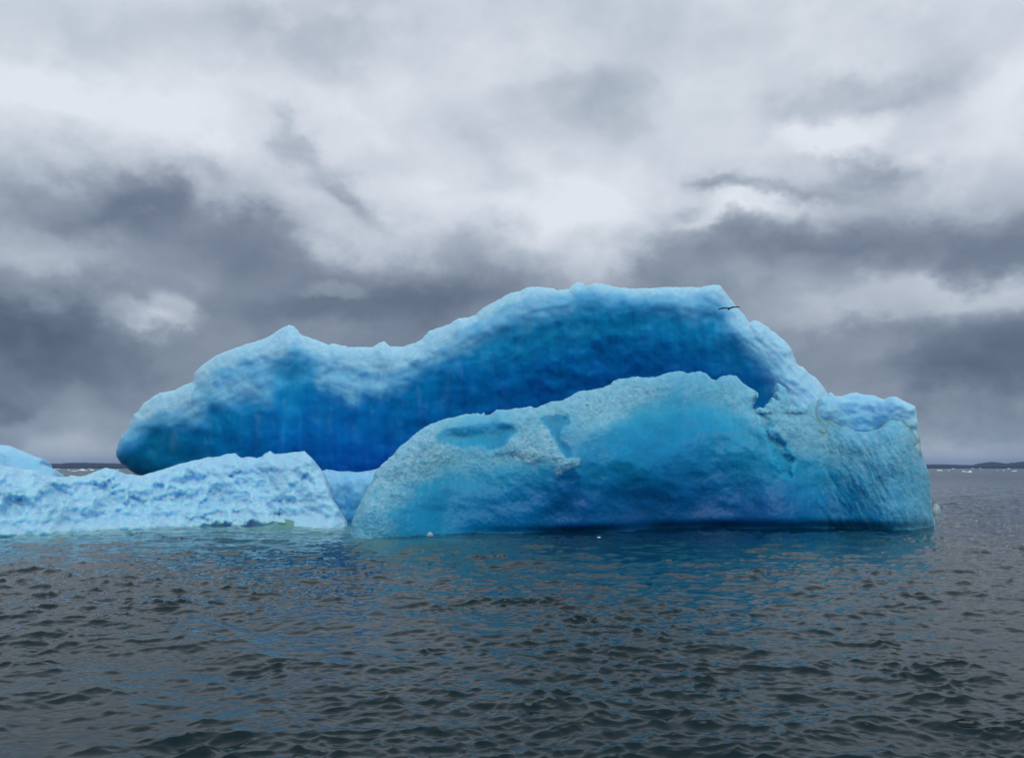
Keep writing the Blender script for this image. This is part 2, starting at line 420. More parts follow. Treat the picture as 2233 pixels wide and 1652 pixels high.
FRONT = [(764,1176),(768,1140),(776,1112),(790,1085),(803,1060),(815,1040),(822,1022),(832,1012),(846,1003),(858,990),(870,974),(884,962),(893,954),(905,945),(920,934),(938,925),(957,920),(972,912),(990,909),(1012,903),(1042,900),
 (1048,903),(1056,899),(1058,905),(1070,903),(1080,896),(1082,893),(1114,893),(1140,888),(1157,884),(1170,888),(1190,880),(1206,874),(1228,872),(1240,864),(1262,853),(1290,848),(1318,843),(1332,838),(1338,830),(1362,824),(1390,821),(1412,823),(1430,822),(1440,817),
 (1460,811),(1480,809),(1498,814),(1512,812),(1526,809),(1540,814),(1552,826),(1561,829),(1572,822),(1590,818),(1606,820),(1618,833),(1632,843),(1645,851),(1653,858),(1653,866),(1645,877),(1642,892),
 (1650,890),(1658,887),(1664,890),(1669,888),(1671,880),(1680,876),(1683,866),(1688,867),(1693,872),(1698,872),(1694,862),(1690,855),(1697,852),(1693,834),(1703,838),(1713,845),(1717,857),(1728,867),(1727,876),(1723,885),
 (1731,884),(1742,887),(1755,886),(1764,880),(1776,874),(1800,872),(1812,876),(1818,886),(1828,894),(1836,910),(1843,924),(1854,932),(1864,940),(1882,941),(1898,940),(1913,937),(1924,931),(1931,926),(1938,918),(1947,915),(1956,918),(1963,912),(1974,916),(1984,911),(2000,914),
 (2002,927),(2005,953),(2008,973),(2012,991),(2019,1012),(2025,1030),(2028,1056),(2032,1082),(2033,1108),(2036,1128),(2041,1145),(2042,1160),(2034,1210),(1700,1215),(1200,1215),(780,1225)]
WL_FRONT = [(700,1170),(765,1172),(870,1172),(935,1165),(1090,1163),(1300,1160),(1400,1155),(1530,1150),(1640,1153),(1730,1155),(1830,1149),(1900,1156),(2000,1158),(2040,1146),(2100,1140)]
SCOOP = [(948,954),(952,944),(967,933),(1008,928),(1041,922),(1093,919),(1123,922),(1126,941),(1113,957),(1098,978),(1067,982),(1054,975),(1044,973),(1029,977),(1011,978),(995,975),(980,972),(954,967)]
SCOOP2 = [(1176,914),(1190,905),(1215,903),(1238,906),(1241,925),(1226,938),(1222,960),(1252,975),(1246,998),(1234,996),(1216,977),(1204,950),(1195,932)]
PLATE = [(1108,985),(1112,958),(1135,945),(1160,932),(1182,919),(1192,930),(1204,950),(1212,975),(1236,996),(1262,998),(1264,1012),(1246,1020),(1212,1040),(1206,1010),(1196,1000),(1160,1010),(1125,1002)]
MOUND = [(1209,1160),(1211,1042),(1224,1030),(1236,1023),(1247,1018),(1258,1026),(1264,1036),(1270,1060),(1278,1160)]
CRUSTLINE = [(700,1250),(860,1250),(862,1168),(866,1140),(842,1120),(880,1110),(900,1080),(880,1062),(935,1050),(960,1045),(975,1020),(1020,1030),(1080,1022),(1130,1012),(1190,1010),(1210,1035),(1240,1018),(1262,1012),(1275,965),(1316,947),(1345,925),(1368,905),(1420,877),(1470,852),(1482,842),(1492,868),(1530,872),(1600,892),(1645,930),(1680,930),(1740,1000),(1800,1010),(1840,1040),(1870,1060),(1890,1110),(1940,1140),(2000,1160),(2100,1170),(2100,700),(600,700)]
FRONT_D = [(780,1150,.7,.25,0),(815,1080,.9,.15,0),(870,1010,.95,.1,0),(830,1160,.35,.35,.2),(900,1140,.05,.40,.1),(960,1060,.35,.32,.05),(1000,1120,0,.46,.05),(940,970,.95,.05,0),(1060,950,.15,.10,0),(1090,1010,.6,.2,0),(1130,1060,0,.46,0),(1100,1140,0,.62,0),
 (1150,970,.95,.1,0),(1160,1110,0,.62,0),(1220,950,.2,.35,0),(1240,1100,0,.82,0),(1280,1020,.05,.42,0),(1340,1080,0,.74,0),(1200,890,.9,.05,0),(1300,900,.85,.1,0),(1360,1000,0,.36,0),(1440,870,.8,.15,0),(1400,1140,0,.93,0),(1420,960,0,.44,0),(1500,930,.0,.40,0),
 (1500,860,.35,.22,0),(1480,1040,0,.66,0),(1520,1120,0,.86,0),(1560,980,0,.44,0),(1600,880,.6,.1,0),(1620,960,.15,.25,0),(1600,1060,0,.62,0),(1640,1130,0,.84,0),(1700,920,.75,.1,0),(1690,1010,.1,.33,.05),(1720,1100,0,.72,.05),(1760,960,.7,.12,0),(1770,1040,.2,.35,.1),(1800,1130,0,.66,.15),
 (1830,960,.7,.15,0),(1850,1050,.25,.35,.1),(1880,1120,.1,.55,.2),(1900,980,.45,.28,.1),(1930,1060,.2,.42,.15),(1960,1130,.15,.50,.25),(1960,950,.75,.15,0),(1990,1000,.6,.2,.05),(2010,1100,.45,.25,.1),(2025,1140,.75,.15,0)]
def front_field(px, py, d):
    a1 = fbm(px / 34, py / 34, 61, 5, .6); a2 = fbm(px / 34, py / 34, 62, 5, .6)
    wx, wy = px + 16 * a1, py + 16 * a2
    sx, sy = px + 8 * a1 + 3 * fbm(px / 7, py / 7, 63, 3), py + 8 * a2 + 3 * fbm(px / 7, py / 7, 64, 3)
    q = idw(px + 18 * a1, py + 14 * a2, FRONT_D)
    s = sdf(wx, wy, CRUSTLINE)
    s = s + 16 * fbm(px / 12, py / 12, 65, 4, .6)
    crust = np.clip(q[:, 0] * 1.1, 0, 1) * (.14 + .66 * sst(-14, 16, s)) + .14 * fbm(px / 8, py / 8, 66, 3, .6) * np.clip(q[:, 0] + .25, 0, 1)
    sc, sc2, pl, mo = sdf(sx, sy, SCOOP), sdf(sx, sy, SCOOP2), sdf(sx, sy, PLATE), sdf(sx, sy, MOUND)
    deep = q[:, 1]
    hol = sst(-3, 6, sc); hol2 = sst(-2, 3, sc2); plt = sst(-2, 3, pl); mou = sst(-3, 4, mo) * (1 - sst(1040, 1075, py))
    crust = crust * (1 - .78 * hol) * (1 - .70 * hol2); deep = deep * (1 - hol) + hol * (.24 + .16 * sst(1000, 1120, px))
    deep = deep * (1 - hol2) + hol2 * .36
    crust = np.maximum(crust, .82 * plt * (1 - .4 * sst(1000, 1030, py)))
    crust = crust * (1 - mou); deep = deep + mou * np.clip(.72 - deep, 0, 1)
    # light glowing through the thin rim, painted in as paler crust
    crust = np.maximum(crust, .8 * np.exp(-d / 7.0))
    base = waterD(soft_tab(px, WL_FRONT)) + .35
    hgt = np.clip((soft_tab(px, WL_FRONT) - py), -60, 400)
    Y = base + hgt * .0085
    # broad form : left end runs away, belly in the centre, corner on the right
    Y = Y - 1.3 * sst(0, 1, 1 - np.abs(px - 1400) / 420) * sst(20, 160, hgt) * (1 - sst(160, 330, hgt))
    Y = Y + .75 * (.85 + .5 * fbm(px / 130, px * 0 + .3, 78, 2)) * np.exp(-(hgt / (13.5 + 4 * fbm(px / 90, px * 0 + .7, 79, 2))) ** 2) * sst(930, 1250, px)   # notch melted at the waterline
    Y = Y - 0.7 * np.exp(-((px - 1880) / 60.0) ** 2) * sst(10, 120, hgt)
    Y = Y + .4 * sst(0, 20, sdf(wx, wy, [(1640,884),(1662,884),(1735,1000),(1735,1050),(1700,1040),(1680,990)]))
    Y = Y + .30 * sst(-6, 30, sc) + .22 * sst(-5, 18, sc2)
    Y = Y - .2 * sst(-8, 22, pl)
    rg = np.clip(crust * 1.1 + .15 + .22 * sst(1700, 1850, px), 0, 1) * (1 - .8 * hol) * (1 - .7 * hol2) * (1 - .4 * sst(1680, 1800, px))
    Y = Y - .40 * fbm(px / 120, py / 110, 70, 2) - .10 * sst(12, 60, hgt) * fbm((px + .4 * py) / 44, (py - .4 * px) / 34, 77, 2, .4)
    Y = Y - .075 * (.04 + .96 * rg) * fbm(px / 26, py / 24, 71, 5, .58, 1) - .05 * (.45 + .55 * rg) * fbm(px / 9, py / 8, 74, 3, .6)
    Y = Y - .035 * rg * (1 - .4 * sst(1700, 1800, px)) * facets(px / 9.0 + .6 * a1, py / 8.0 + .6 * a2, 72, 1.3)
    Y = Y - .045 * rg * facets(px / 5.0, py / 4.4, 73, 1.3)
    # diagonal ribs on the right-hand part
    u_ = (px * .87 + py * .5); v_ = (-px * .5 + py * .87)
    u2 = (px * .5 + py * .87); v2 = (px * .87 - py * .5)
    Y = Y - .06 * fbm(v2 / 9 + a1, u2 / 70, 75, 4, .6, 1) * sst(1740, 1850, px) * sst(0, 40, hgt)
    rb_ = fbm(v2 / 8 + a1, u2 / 50, 76, 4) * sst(1740, 1850, px)
    deep = deep + .30 * rb_ ; crust = np.clip(crust - .35 * rb_, 0, 1)
    R = .9 - .45 * sst(1980, 2010, px)
    R = np.where((px > 1650) & (px < 1760) & (py < 900), .22, R)
    return dict(Y=Y, crust=crust, deep=deep, teal=q[:, 2], rough=rg, R=R)
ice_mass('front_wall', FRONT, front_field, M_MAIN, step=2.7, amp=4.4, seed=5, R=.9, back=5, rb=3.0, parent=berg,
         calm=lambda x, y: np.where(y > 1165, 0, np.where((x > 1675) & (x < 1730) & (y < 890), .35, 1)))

BACKW = [(1770,900),(1790,866),(1806,860),(1809,853),(1822,864),(1838,862),(1853,857),(1867,855),(1885,860),(1903,861),(1916,867),(1928,871),(1938,865),(1955,865),(1968,872),(1986,880),(1996,885),(1998,895),(2000,903),(2002,915),(2004,940),(2010,1000),(2014,1060),(2014,1150),(1760,1150),(1760,960)]
def backw_field(px, py, d):
    deep = .25 + .25 * sst(870, 940, py) - .2 * sst(1930, 1990, px) + .25 * fbm(px / 40, py / 22, 81, 4)
    crust = .25 + .5 * np.exp(-d / 7) + .45 * sst(1930, 1985, px)  # edge term paints the glow of light through the thin rim
    Y = 46.6 - 1.2 * sst(1900, 2010, px) - .35 * fbm(px / 50, py / 30, 82, 4) - .08 * fbm(px / 14, py / 10, 83, 4) + .5 * sst(1830, 1890, px) * (1 - sst(1890, 1950, px))
    return dict(Y=Y, crust=crust, deep=deep, teal=0 * px, rough=.2 + 0 * px)
ice_mass('back_wall', BACKW, backw_field, M_PALE, step=3.4, amp=2.2, seed=9, R=.8, back=6, rb=3.0, parent=berg,
         calm=lambda x, y: np.where(y > 920, 0, 1))

SADDLE = [(670,1026),(700,1027),(712,1022),(722,1023),(738,1027),(755,1026),(775,1029),(800,1027),(830,1020),(870,1016),(900,1030),(900,1150),(660,1150)]
def saddle_field(px, py, d):
    crust = .45 * (1 - sst(1030, 1110, py)) + .3 * fbm(px / 16, py / 30, 91, 4) * (1 - sst(1030, 1090, py))
    deep = .35 + .45 * sst(1030, 1120, py) + .2 * fbm(px / 24, py / 40, 92, 4)
    Y = 51.5 + .004 * (1130 - py) - .4 * fbm(px / 40, py / 60, 93, 5) - .1 * fbm(px / 12, py / 14, 94, 4)
    return dict(Y=Y, crust=crust, deep=deep, teal=0 * px, rough=.3 + 0 * px)
ice_mass('ice_saddle', SADDLE, saddle_field, M_PALE, step=3.6, amp=2.6, seed=13, R=.8, back=4, rb=2, parent=berg,
         calm=lambda x, y: np.where(y > 1100, 0, 1))

# ------------------------------------------------------------------ low pale iceberg on the left
SHELF = [(-620,1075),(-500,1035),(-380,1020),(-300,1030),(-200,1006),(-100,1016),(0,1014),(15,1016),(31,1017),(51,1023),(70,1024),(84,1026),(97,1034),(110,1036),(125,1038),(141,1039),(158,1037),(184,1037),(200,1031),(217,1024),(231,1019),(243,1021),(258,1026),(276,1033),
 (302,1036),(312,1036),(332,1029),(358,1022),(384,1013),(400,1008),(430,1002),(455,997),(481,994),(499,989),(514,988),(516,993),(527,997),(540,995),(560,998),(571,995),(576,989),(589,983),(599,990),(617,988),(638,985),(664,983),(672,991),(682,1002),
 (692,1014),(702,1027),(711,1046),(716,1066),(722,1083),(735,1104),(746,1122),(754,1136),(756,1150),(760,1190),(400,1190),(0,1205),(-620,1215)]
WL_SHELF = [(-620,1190),(-200,1178),(0,1167),(95,1165),(140,1157),(300,1150),(430,1144),(520,1143),(600,1145),(700,1150),(760,1152)]
PITS = [(575,1045,26,26),(585,1065,20,14),(470,1098,34,22),(385,1080,20,14),(420,1040,24,16),(120,1075,42,20),(30,1100,30,20),(300,1100,26,18),(545,1040,22,30),(430,1130,26,14),(230,1060,40,12),(655,1060,24,20),(525,1050,14,24),(610,1105,30,16),(350,1065,18,14),(-120,1090,50,26),(-300,1080,60,26)]
def shelf_field(px, py, d):
    a1 = fbm(px / 30, py / 30, 101, 5, .55); a2 = fbm(px / 30, py / 30, 102, 5, .55)
    wx, wy = px + 34 * a1, py + 26 * a2
    pit = 0 * px
    for (x, y, rx, ry) in PITS:
        g = ((wx - x) / rx) ** 2 + ((wy - y) / ry) ** 2
        pit = np.maximum(pit, 1 - sst(.0, 1.6, g))
    wl = soft_tab(px, WL_SHELF)
    hgt = np.clip(wl - py, -60, 300)
    Y = waterD(wl) + .3 + hgt * .014
    Y = Y + .4 * pit
    Y = Y - .9 * fbm(px / 70, py / 50, 103, 4) - .22 * fbm(px / 44, py / 34, 104, 3, .38, 2) - .05 * facets(px / 38 + .35 * a1, py / 26 + .35 * a2, 109, 1.7) - .06 * fbm(px / 14, py / 12, 106, 4, .55) - .03 * facets(px / 7, py / 6, 107)
    # the outstanding block near the right end
    blk = sdf(wx, wy, [(442,1150),(448,1118),(470,1108),(500,1112),(530,1090),(560,1080),(575,1100),(620,1110),(640,1150)])
    Y = Y - .8 * sst(-2, 18, blk)
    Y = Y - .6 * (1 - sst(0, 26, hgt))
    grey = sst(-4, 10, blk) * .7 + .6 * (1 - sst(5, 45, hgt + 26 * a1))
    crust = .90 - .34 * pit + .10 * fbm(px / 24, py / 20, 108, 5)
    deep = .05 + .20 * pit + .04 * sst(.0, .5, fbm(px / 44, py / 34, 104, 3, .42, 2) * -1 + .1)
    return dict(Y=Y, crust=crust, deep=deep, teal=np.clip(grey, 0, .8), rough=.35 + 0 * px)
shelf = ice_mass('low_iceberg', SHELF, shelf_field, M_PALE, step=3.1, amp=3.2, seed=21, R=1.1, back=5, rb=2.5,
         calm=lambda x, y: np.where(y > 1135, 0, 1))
tag(shelf, 'low lumpy pale blue iceberg stretching along the left waterline in front of the arch', 'iceberg')

SMALLB = [(-420,1010),(-330,985),(-240,992),(-150,968),(-60,962),(0,969),(23,972),(38,979),(59,987),(77,995),(91,999),(95,1006),(92,1011),(110,1019),(120,1028),(126,1040),(140,1080),(140,1120),(-430,1120)]
def smallb_field(px, py, d):
    crust = .45 + .3 * fbm(px / 40, py / 20, 111, 4)
    deep = .15 + .3 * sst(975, 1030, py)
    Y = 58 - .4 * fbm(px / 50, py / 30, 112, 5) + .02 * (1040 - py)
    return dict(Y=Y, crust=crust, deep=deep, teal=0 * px, rough=.25 + 0 * px)
sb = ice_mass('small_iceberg', SMALLB, smallb_field, M_PALE, step=3.6, amp=1.8, seed=31, R=1.0, back=5, rb=3,
         calm=lambda x, y: np.where(y > 1060, 0, 1))
tag(sb, 'smooth sloping blue iceberg tip behind the low iceberg at the left edge', 'iceberg')

# ------------------------------------------------------------------ loose ice
def plain(name, col, rough=.5, spec=.5, bump=0, scale=6.0, col2=None):
    mt = bpy.data.materials.new(name); mt.use_nodes = True
    n = N(mt.node_tree)
    co = n.new('ShaderNodeTexCoord').outputs['Object']
    ns = n.noise(co, scale, 5, .6)
    c = n.mix(n.rng(ns, .35, .65, 0, 1), (*col, 1), (*(col2 or [x * .75 for x in col]), 1))
    ins = {'Base Color': c, 'Roughness': rough, 'Specular IOR Level': spec}
    if bump: ins['Normal'] = n.new('ShaderNodeBump', {'Strength': bump, 'Distance': .1, 'Height': ns}).outputs[0]
    p = n.new('ShaderNodeBsdfPrincipled', ins)
    n.new('ShaderNodeOutputMaterial', {0: p.outputs[0]})
    return mt
M_WHITE = plain('white_floe_ice', (.86, .92, .95), .5, bump=.3, scale=1.5, col2=(.6, .76, .84))
M_CLEAR = plain('grey_clear_ice', (.42, .55, .58), .15, bump=.4, scale=3, col2=(.25, .42, .48))
def chunk(name, c, sx, sy, sz, seed, mat, peaks=None, sub=0):
    """irregular floating piece of ice sitting in the water, outline set by a few peaks"""
    n, m_ = 40, 26
    u = np.linspace(0, 2 * np.pi, n, endpoint=False); v_ = np.linspace(0, np.pi, m_)
    U, Vv = np.meshgrid(u, v_)
    x, y, z = np.cos(U) * np.sin(Vv), np.sin(U) * np.sin(Vv), np.cos(Vv)
    r = 1 + .28 * fbm(U * 1.0 + seed, Vv * 2.2, seed, 4) * np.sin(Vv)
    if peaks:
        prof = np.interp(x, [p[0] for p in peaks], [p[1] for p in peaks])
        z = np.where(z > 0, z ** .6 * prof, z)
    z = z + .10 * facets(x * 3 + seed, y * 3, seed) * (z > 0)
    Vt = np.stack([c[0] + x * r * sx / 2, c[1] + y * r * sy / 2, z * sz - .1 * sz], -1).reshape(-1, 3)
    F = []
    for j in range(m_ - 1):
        for i in range(n):
            F.append((j * n + i, (j + 1) * n + i, (j + 1) * n + (i + 1) % n, j * n + (i + 1) % n))
    Vt[:, 0] -= c[0]; Vt[:, 1] -= c[1]
    o = raw_mesh(name, Vt, F, mat)
    o.location = (c[0], c[1], 0)
    return o
FLOES = [  # X, base Y, width, height (picture units), profile, label, material
    (2049, 1026.0, 12.5, 3.2, [(-1,.3),(-.4,1),(0,.5),(.6,.7),(1,.3)], 'small white ice floe nearest the right side of the big iceberg on open water', 0),
    (2069.5, 1025.8, 3.2, 2.0, None, 'tiny pale ice lump between the two larger white floes right of the iceberg', 0),
    (2079, 1021.9, 8, 1.8, [(-1,.5),(0,1),(1,.6)], 'thin flat white floe touching the right shore line', 0),
    (2108, 1029.2, 22, 5.0, [(-1,.6),(-.75,1),(-.4,.7),(-.1,.3),(.4,.3),(.7,1),(1,.8)], 'largest far white floe with two raised ends, right side of the sea', 0),
    (2121, 1021.4, 6, 1.2, None, 'faint sliver of ice at the right shore, left of the hill', 0),
    (2138, 1021.4, 5, 1.2, None, 'faint sliver of ice at the foot of the rising hill', 0),
    (2175, 1025.8, 6, 1.3, None, 'faint low grey floe on the sea below the right hill', 1),
    (2189, 1026.0, 3.2, 1.9, None, 'tiny ice lump left of the two-horned floe', 0),
    (2199.5, 1022.3, 7, 2.4, [(-1,.4),(0,1),(1,.5)], 'small peaked white floe against the dark right hill', 0),
    (2211, 1027.0, 11.5, 3.2, [(-1,1),(-.7,.5),(0,.3),(.6,.5),(.9,1)], 'white floe with two small horns near the right edge', 0),
    (124, 1022.8, 14, 2.4, [(-1,1),(-.4,.6),(1,.5)], 'long thin white floe beside the small iceberg tip at left', 0),
    (150, 1024.8, 6, 1.4, None, 'faint small floe left of the peaked far floe', 0),
    (161, 1026.8, 13, 1.5, None, 'flat low floe just in front of the peaked floe at left', 0),
    (180, 1025.8, 23, 4.6, [(-1,.3),(-.4,.7),(0,1),(.4,.4),(1,.3)], 'white peaked far floe seen over the low iceberg', 0),
    (196, 1023.8, 9, 3.4, None, 'grey clear floe behind the peaked far floe', 1),
    (201, 1025.6, 9.5, 3.8, [(-1,.3),(.2,.7),(.9,1)], 'small white floe with raised right end, seen over the low iceberg', 0),
    (138, 1033.5, 7, 1.4, None, 'faint low floe close behind the dip of the low iceberg', 1),
    (257, 1024.4, 6, 1.8, None, 'tiny white floe under the overhanging left nose of the arch', 0),
]
for i, (X, Yb, wd, ht, pk, lb, mi) in enumerate(FLOES):
    D = float(waterD(Yb)); D = min(D, 2600)
    x, y, z = at(X, Yb, D)
    o = chunk('ice_floe', (float(x), D), wd / FD * D, wd / FD * D * .7, ht / FD * D * 1.05, 200 + i, (M_WHITE, M_CLEAR)[mi], pk)
    tag(o, lb, 'ice floe', 'ice floes drifting far off')
for (X, Yb, wd, ht, mt, lb, seed) in [
    (2041, 1119, 20, 24, M_CLEAR, 'grey translucent ice chunk just behind the right corner of the big iceberg', 301),
    (937, 1166, 15, 8, M_CLEAR, 'small greyish ice chunk at the waterline of the turquoise front wall', 302),
    (1306, 1172, 9, 3, M_WHITE, 'tiny white bit of ice afloat before the dark blue front wall', 303)]:
    D = float(waterD(Yb)); x, y, z = at(X, Yb, D)
    o = chunk('ice_chunk', (float(x), D), wd / FD * D, wd / FD * D * .7, ht / FD * D, seed, mt, [(-1,.4),(-.3,.8),(.2,1),(1,.5)])
    tag(o, lb, 'ice chunk', 'ice chunks beside the big iceberg')

# ------------------------------------------------------------------ sea
def wave_tile(Nn, L, lpk, hs, wind, seed, spread=2.0, cut=.05, low=None):
    rs = np.random.RandomState(seed)
    k = 2 * np.pi * np.fft.fftfreq(Nn, L / Nn)
    KX, KY = np.meshgrid(k, k, indexing='ij')
    K = np.hypot(KX, KY); K[0, 0] = 1
    kp = 2 * np.pi / lpk
    cosw = np.abs((KX * math.cos(wind) + KY * math.sin(wind)) / K)
    Sp = np.exp(-1.25 * (kp / K) ** 2) / K ** 3.5 * (cosw ** spread + .12) * np.exp(-(K * cut) ** 2)
    Sp[0, 0] = 0
    A = np.sqrt(Sp) * (rs.randn(Nn, Nn) + 1j * rs.randn(Nn, Nn))
    h = np.fft.ifft2(A).real; s = hs / h.std()
    dx = np.fft.ifft2(1j * KX / K * A).real * s; dy = np.fft.ifft2(1j * KY / K * A).real * s
    return h * s, dx, dy
def sample(tile, L, x, y):
    Nn = tile.shape[0]
    fx = (x / L * Nn) % Nn; fy = (y / L * Nn) % Nn
    i = np.floor(fx).astype(int) % Nn; j = np.floor(fy).astype(int) % Nn
    a = fx - np.floor(fx); b = fy - np.floor(fy)
    i1 = (i + 1) % Nn; j1 = (j + 1) % Nn
    return tile[i, j] * (1 - a) * (1 - b) + tile[i1, j] * a * (1 - b) + tile[i, j1] * (1 - a) * b + tile[i1, j1] * a * b
L1, L2 = 36.0, 83.0
T1 = wave_tile(1024, L1, .85, .0195, math.radians(95), 11, 3.5, .020)
T2 = wave_tile(512, L2, 3.4, .031, math.radians(72), 12, 3.0, .10)
FPX = FD * 1024 / 2233
rows = np.concatenate([np.array([0.4, 1.2, 2.2, 3.4]), FPX * CAM_H / np.arange(600, 320, -2.0), FPX * CAM_H / np.arange(320, 12, -.45), FPX * CAM_H / np.arange(12, .6, -.4), [6000, 12000]])
fine = np.radians(np.concatenate([np.arange(-76, -36, .13), np.arange(-36, 36, .058), np.arange(36, 76.01, .13)])); coarse1 = np.radians(np.arange(-180, -76.5, 1.0)); coarse2 = np.radians(np.arange(77, 180, 1.0))
ang = np.concatenate([coarse1, fine, coarse2])
Rg, Ag = np.meshgrid(rows, ang, indexing='ij')
jit = (1 + (_h(np.arange(Rg.size).reshape(Rg.shape), Rg * 0 + 3, 5) - .5) * .0)
X0, Y0 = Rg * np.sin(Ag), Rg * np.cos(Ag)
calm = (.45 + .7 * sst(-.5, .6, fbm(X0.ravel() / 9, Y0.ravel() / 14, 401, 3)) + 0.8 * sst(.10, .60, fbm(X0.ravel() / 2.4, Y0.ravel() / 1.5, 403, 3))).reshape(X0.shape)
fade = 1 - sst(350, 900, Rg)
side = 1 - .75 * sst(math.radians(66), math.radians(76), np.abs(Ag)) - 0
h1, h2 = sample(T1[0], L1, X0, Y0), sample(T2[0], L2, X0, Y0)
Z = (h1 * calm * 1.0 + h2) * fade * side
Xs = X0 + (1.1 * sample(T1[1], L1, X0, Y0) * calm + 1.1 * sample(T2[1], L2, X0, Y0)) * fade * side
Ys = Y0 + (1.1 * sample(T1[2], L1, X0, Y0) * calm + 1.1 * sample(T2[2], L2, X0, Y0)) * fade * side
Z = Z - .03
# the swell heaping up against the low iceberg
wx_, wy_, _z = at(623, 1146, float(waterD(1146)))
Z += .42 * np.exp(-((X0 - float(wx_)) / .75) ** 2 - ((Y0 - float(wy_) + .2) / .5) ** 2)
nr, nc = Rg.shape
I = np.arange(nr * nc).reshape(nr, nc)
a_, b_, c_, d_ = I[:-1, :], I[1:, :], np.roll(I, -1, 1)[1:, :], np.roll(I, -1, 1)[:-1, :]
SF = np.stack([a_.ravel(), d_.ravel(), c_.ravel(), b_.ravel()], 1)
# green water over the submerged foot of the ice
sx_ = X0.ravel(); sy_ = Y0.ravel()
foot = []
for X in (-400, -200, 0, 100, 200, 300, 430, 520, 600, 700, 745, 800, 860, 900):
    Yb = lerp_tab(np.array([X]), WL_SHELF if X < 760 else WL_FRONT)[0]; D = float(waterD(Yb)); p = at(X, Yb, D); foot.append((float(p[0]), D))
near = (Rg.ravel() > 25) & (Rg.ravel() < 70)
gl = np.zeros(sx_.shape)
gd = seg_dist(sx_[near], sy_[near], foot, False)
gl[near] = np.exp(-(gd / 3.4) ** 1.3) * (1 + .5 * fbm(sx_[near] / 4, sy_[near] / 4, 402, 4))
foot2 = []
for X in (900, 1000, 1100, 1300, 1500, 1700, 1900, 2030):
    Yb = lerp_tab(np.array([X]), WL_FRONT)[0]; D = float(waterD(Yb)); p = at(X, Yb, D); foot2.append((float(p[0]), D))
painted_band = np.zeros(sx_.shape)
painted_band[near] = np.exp(-(seg_dist(sx_[near], sy_[near], foot2, False) / 3.0) ** 1.3)  # dark reflection and shade below the front wall, painted into the water colour

mw = bpy.data.materials.new('sea_water'); mw.use_nodes = True
n = N(mw.node_tree)
co = n.new('ShaderNodeTexCoord').outputs['Object']
G = n.new('ShaderNodeAttribute', attribute_name='green').outputs['Fac']
B = n.new('ShaderNodeAttribute', attribute_name='blue').outputs['Fac']
st = n.v('MULTIPLY', co, (.30, 1.0, 1.0))
r1 = n.noise(st, 7.0, 6, .6)
r2 = n.noise(st, 1.1, 4, .55)
wc = n.mix(n.m('MULTIPLY', G, .9, clamp=True), (.001, .015, .019, 1), (.15, .32, .25, 1))
wc = n.mix(n.m('MULTIPLY', B, .9, clamp=True), wc, (.0, .022, .05, 1))  # painted reflection and shade of the front wall
bp = n.new('ShaderNodeBump', {'Strength': .28, 'Distance': .04, 'Height': n.m('ADD', r1, n.m('MULTIPLY', r2, 1.6))}).outputs[0]
dist_o = n.new('ShaderNodeVectorMath', {0: co}, operation='LENGTH').outputs[1]
p = n.new('ShaderNodeBsdfPrincipled', {'Base Color': wc, 'Roughness': n.rng(dist_o, 15, 300, .035, .16), 'IOR': 1.333, 'Normal': bp})
n.new('ShaderNodeOutputMaterial', {0: p.outputs[0]})
sea = raw_mesh('sea', np.stack([Xs.ravel(), Ys.ravel(), Z.ravel()], 1), SF, mw, attrs={'green': gl, 'blue': painted_band})
tag(sea, kind='structure')

# ------------------------------------------------------------------ wooded shore
def shore(name, tab, D, depth, seed):
    xs = np.arange(tab[0][0], tab[-1][0], .8)
    top = lerp_tab(xs, tab)
    top = top - 1.3 * np.abs(fbm(xs / 2.8, xs * 0, seed, 4, .7)) - .8 * fbm(xs / 12, xs * 0 + 3, seed + 1, 3)
    V = []; rowsn = 7
    X, Yy, Zt = at(xs, top, D)
    Zt = np.maximum(Zt, 1)
    fr = [(0, -1), (0.00, .35), (.06, .75), (.2, 1.0), (.5, 1.05), (.8, .7), (1, -.1)]
    for (t, hh) in fr:
        z = Zt * hh if hh > 0 else Zt * 0 - 3
        j = fbm(xs / 3.0, xs * 0 + t * 9, seed + 7, 4, .6)
        sc = 1 + t * depth / D
        z = z * (1 + .12 * j) if hh not in (1.0,) else z
        V.append(np.stack([X * sc, D + t * depth + 25 * j * (t > 0), z], 1))
    n_ = len(xs); V = np.concatenate(V); F = []
    for r in range(len(fr) - 1):
        for i in range(n_ - 1): F.append((r * n_ + i, r * n_ + i + 1, (r + 1) * n_ + i + 1, (r + 1) * n_ + i))
    return raw_mesh(name, V, F, M_WOOD, smooth=False)
M_WOOD = plain('haze_tinted_spruce', (.018, .034, .050), .9, 0.1, bump=.0, scale=.05, col2=(.012, .022, .036))  # spruce darkened towards blue: part of the distance haze is painted in here
SHL = [(-900,1000),(-500,1012),(-200,1004),(60,1009),(100,1010),(130,1010.5),(150,1008.5),(190,1008.5),(260,1010),(400,1011),(700,1009),(900,1012),(1100,1016),(1110,1022)]
SHR = [(1500,1022),(1550,1015),(1800,1012),(2010,1012),(2055,1011.5),(2100,1013),(2120,1013.5),(2135,1010),(2150,1007.5),(2165,1006),(2180,1008),(2195,1010.5),(2205,1008.5),(2233,1005.5),(2300,1000),(2500,990),(2800,1004),(3200,1010)]
s1 = shore('wooded_shore', SHL, 2900, 500, 501)
tag(s1, 'far dark wooded shore on the left horizon', 'shore', None, 'structure')
s2 = shore('wooded_hills', SHR, 2900, 700, 511)
tag(s2, 'far dark wooded shore with low hills at right', 'shore', None, 'structure')

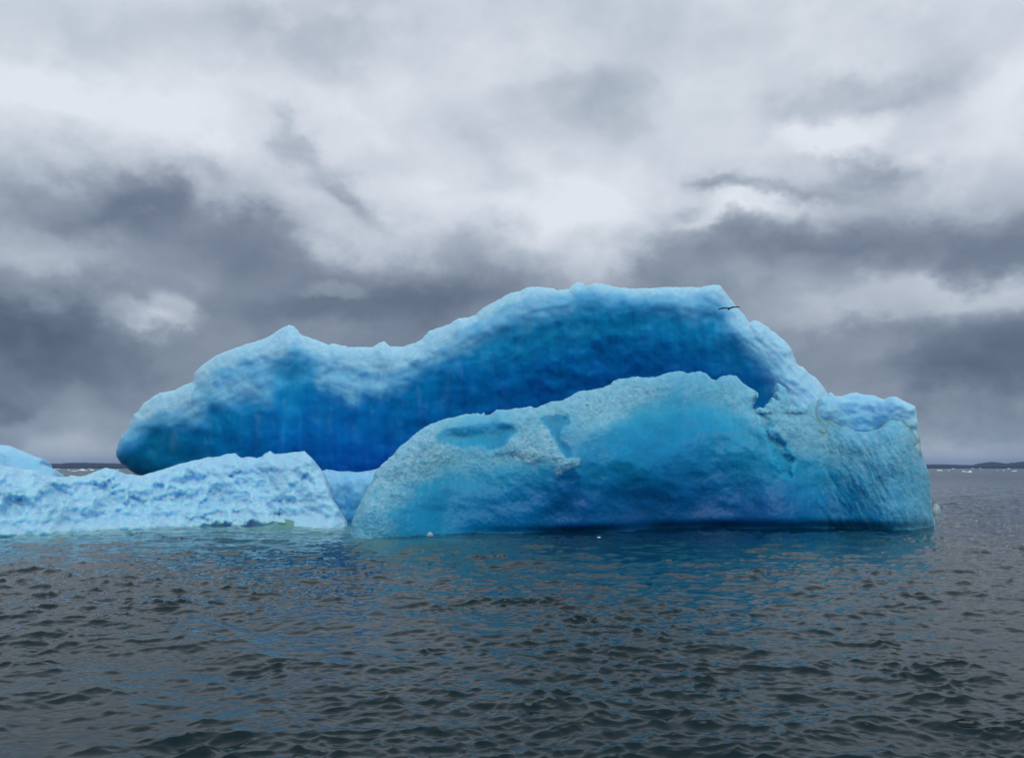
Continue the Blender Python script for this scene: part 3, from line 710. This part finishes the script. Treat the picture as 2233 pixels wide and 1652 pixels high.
# ------------------------------------------------------------------ damp air
mh = bpy.data.materials.new('damp_air'); mh.use_nodes = True
n = N(mh.node_tree)
vol = n.new('ShaderNodeVolumePrincipled', {'Color': (.42, .60, .95, 1), 'Density': 0.00011})
n.new('ShaderNodeOutputMaterial', {1: vol.outputs[0]})
hx, hy0, hy1, hz0, hz1 = 13000, -13000, 13000, -5, 90
HV = [(x, y, z) for z in (hz0, hz1) for y in (hy0, hy1) for x in (-hx, hx)]
hz = raw_mesh('haze', HV, [(0, 2, 3, 1), (4, 5, 7, 6), (0, 1, 5, 4), (2, 6, 7, 3), (0, 4, 6, 2), (1, 3, 7, 5)], mh, smooth=False)
tag(hz, kind='stuff')

# ------------------------------------------------------------------ flying bird
def bird():
    # stations along the body: tail -> head, body axis along +x (local)
    V, F, mi = [], [], []
    st = [(-.33, .012, .010, .03), (-.26, .040, .012, .02), (-.17, .030, .028, .01), (-.08, .050, .052, 0), (.02, .062, .066, -.005), (.11, .054, .058, -.003), (.18, .036, .038, .008), (.22, .034, .035, .014), (.26, .030, .030, .014), (.295, .014, .014, .008), (.335, .004, .005, -.006)]
    n_ = 12
    for (x, ry, rz, cz) in st:
        for k in range(n_):
            a = 2 * math.pi * k / n_
            V.append((x, ry * math.cos(a), cz + rz * math.sin(a)))
    for s in range(len(st) - 1):
        for k in range(n_):
            F.append((s * n_ + k, s * n_ + (k + 1) % n_, (s + 1) * n_ + (k + 1) % n_, (s + 1) * n_ + k))
            mi.append(1 if s >= 6 and s < 9 or s < 2 else (2 if s >= 9 else 0))
    F.append(tuple(range(n_))[::-1]); mi.append(1)
    F.append(tuple(len(V) - n_ + k for k in range(n_))); mi.append(2)
    # wings: sections out along y
    for sgn in (1, -1):
        secs = [(.03, .10, -.12, .03, .022), (.14, .13, -.11, .055, .018), (.28, .15, -.07, .075, .014), (.42, .10, -.10, .07, .010), (.54, .02, -.15, .07, .007), (.62, -.06, -.19, .085, .004)]
        b0 = len(V)
        for (y, xf, xb, z, th) in secs:
            z = z * (1.0 if sgn < 0 else .55)
            for q in ((xf, 0), (xf * .6 + xb * .4, th), (xb, 0), (xf * .6 + xb * .4, -th * .4)):
                V.append((q[0], sgn * y, z + q[1]))
        for s in range(len(secs) - 1):
            for k in range(4):
                f = (b0 + s * 4 + k, b0 + s * 4 + (k + 1) % 4, b0 + (s + 1) * 4 + (k + 1) % 4, b0 + (s + 1) * 4 + k)
                F.append(f if sgn > 0 else f[::-1]); mi.append(0)
        F.append(tuple(b0 + (len(secs) - 1) * 4 + k for k in range(4))); mi.append(0)
        F.append(tuple(b0 + k for k in range(4))[::-1]); mi.append(0)
    me = bpy.data.meshes.new('bird'); me.from_pydata(V, [], F)
    for m_ in (plain('dark_feathers', (.012, .012, .016), .7, .2), plain('white_feathers', (.75, .75, .74), .7, .2), plain('beak_horn', (.25, .2, .08), .5)): me.materials.append(m_)
    for p_, i_ in zip(me.polygons, mi): p_.material_index = i_; p_.use_smooth = True
    o = bpy.data.objects.new('bird', me); COL.objects.link(o)
    return o
bd = bird()
x, y, z = at(1589, 673, 47.5)
bd.location = (float(x), float(y), float(z))
bd.rotation_euler = (math.radians(5), math.radians(-9), math.radians(-112))
bd.scale = (.95,) * 3
tag(bd, 'dark seabird with white patches gliding past the arch crest', 'bird')
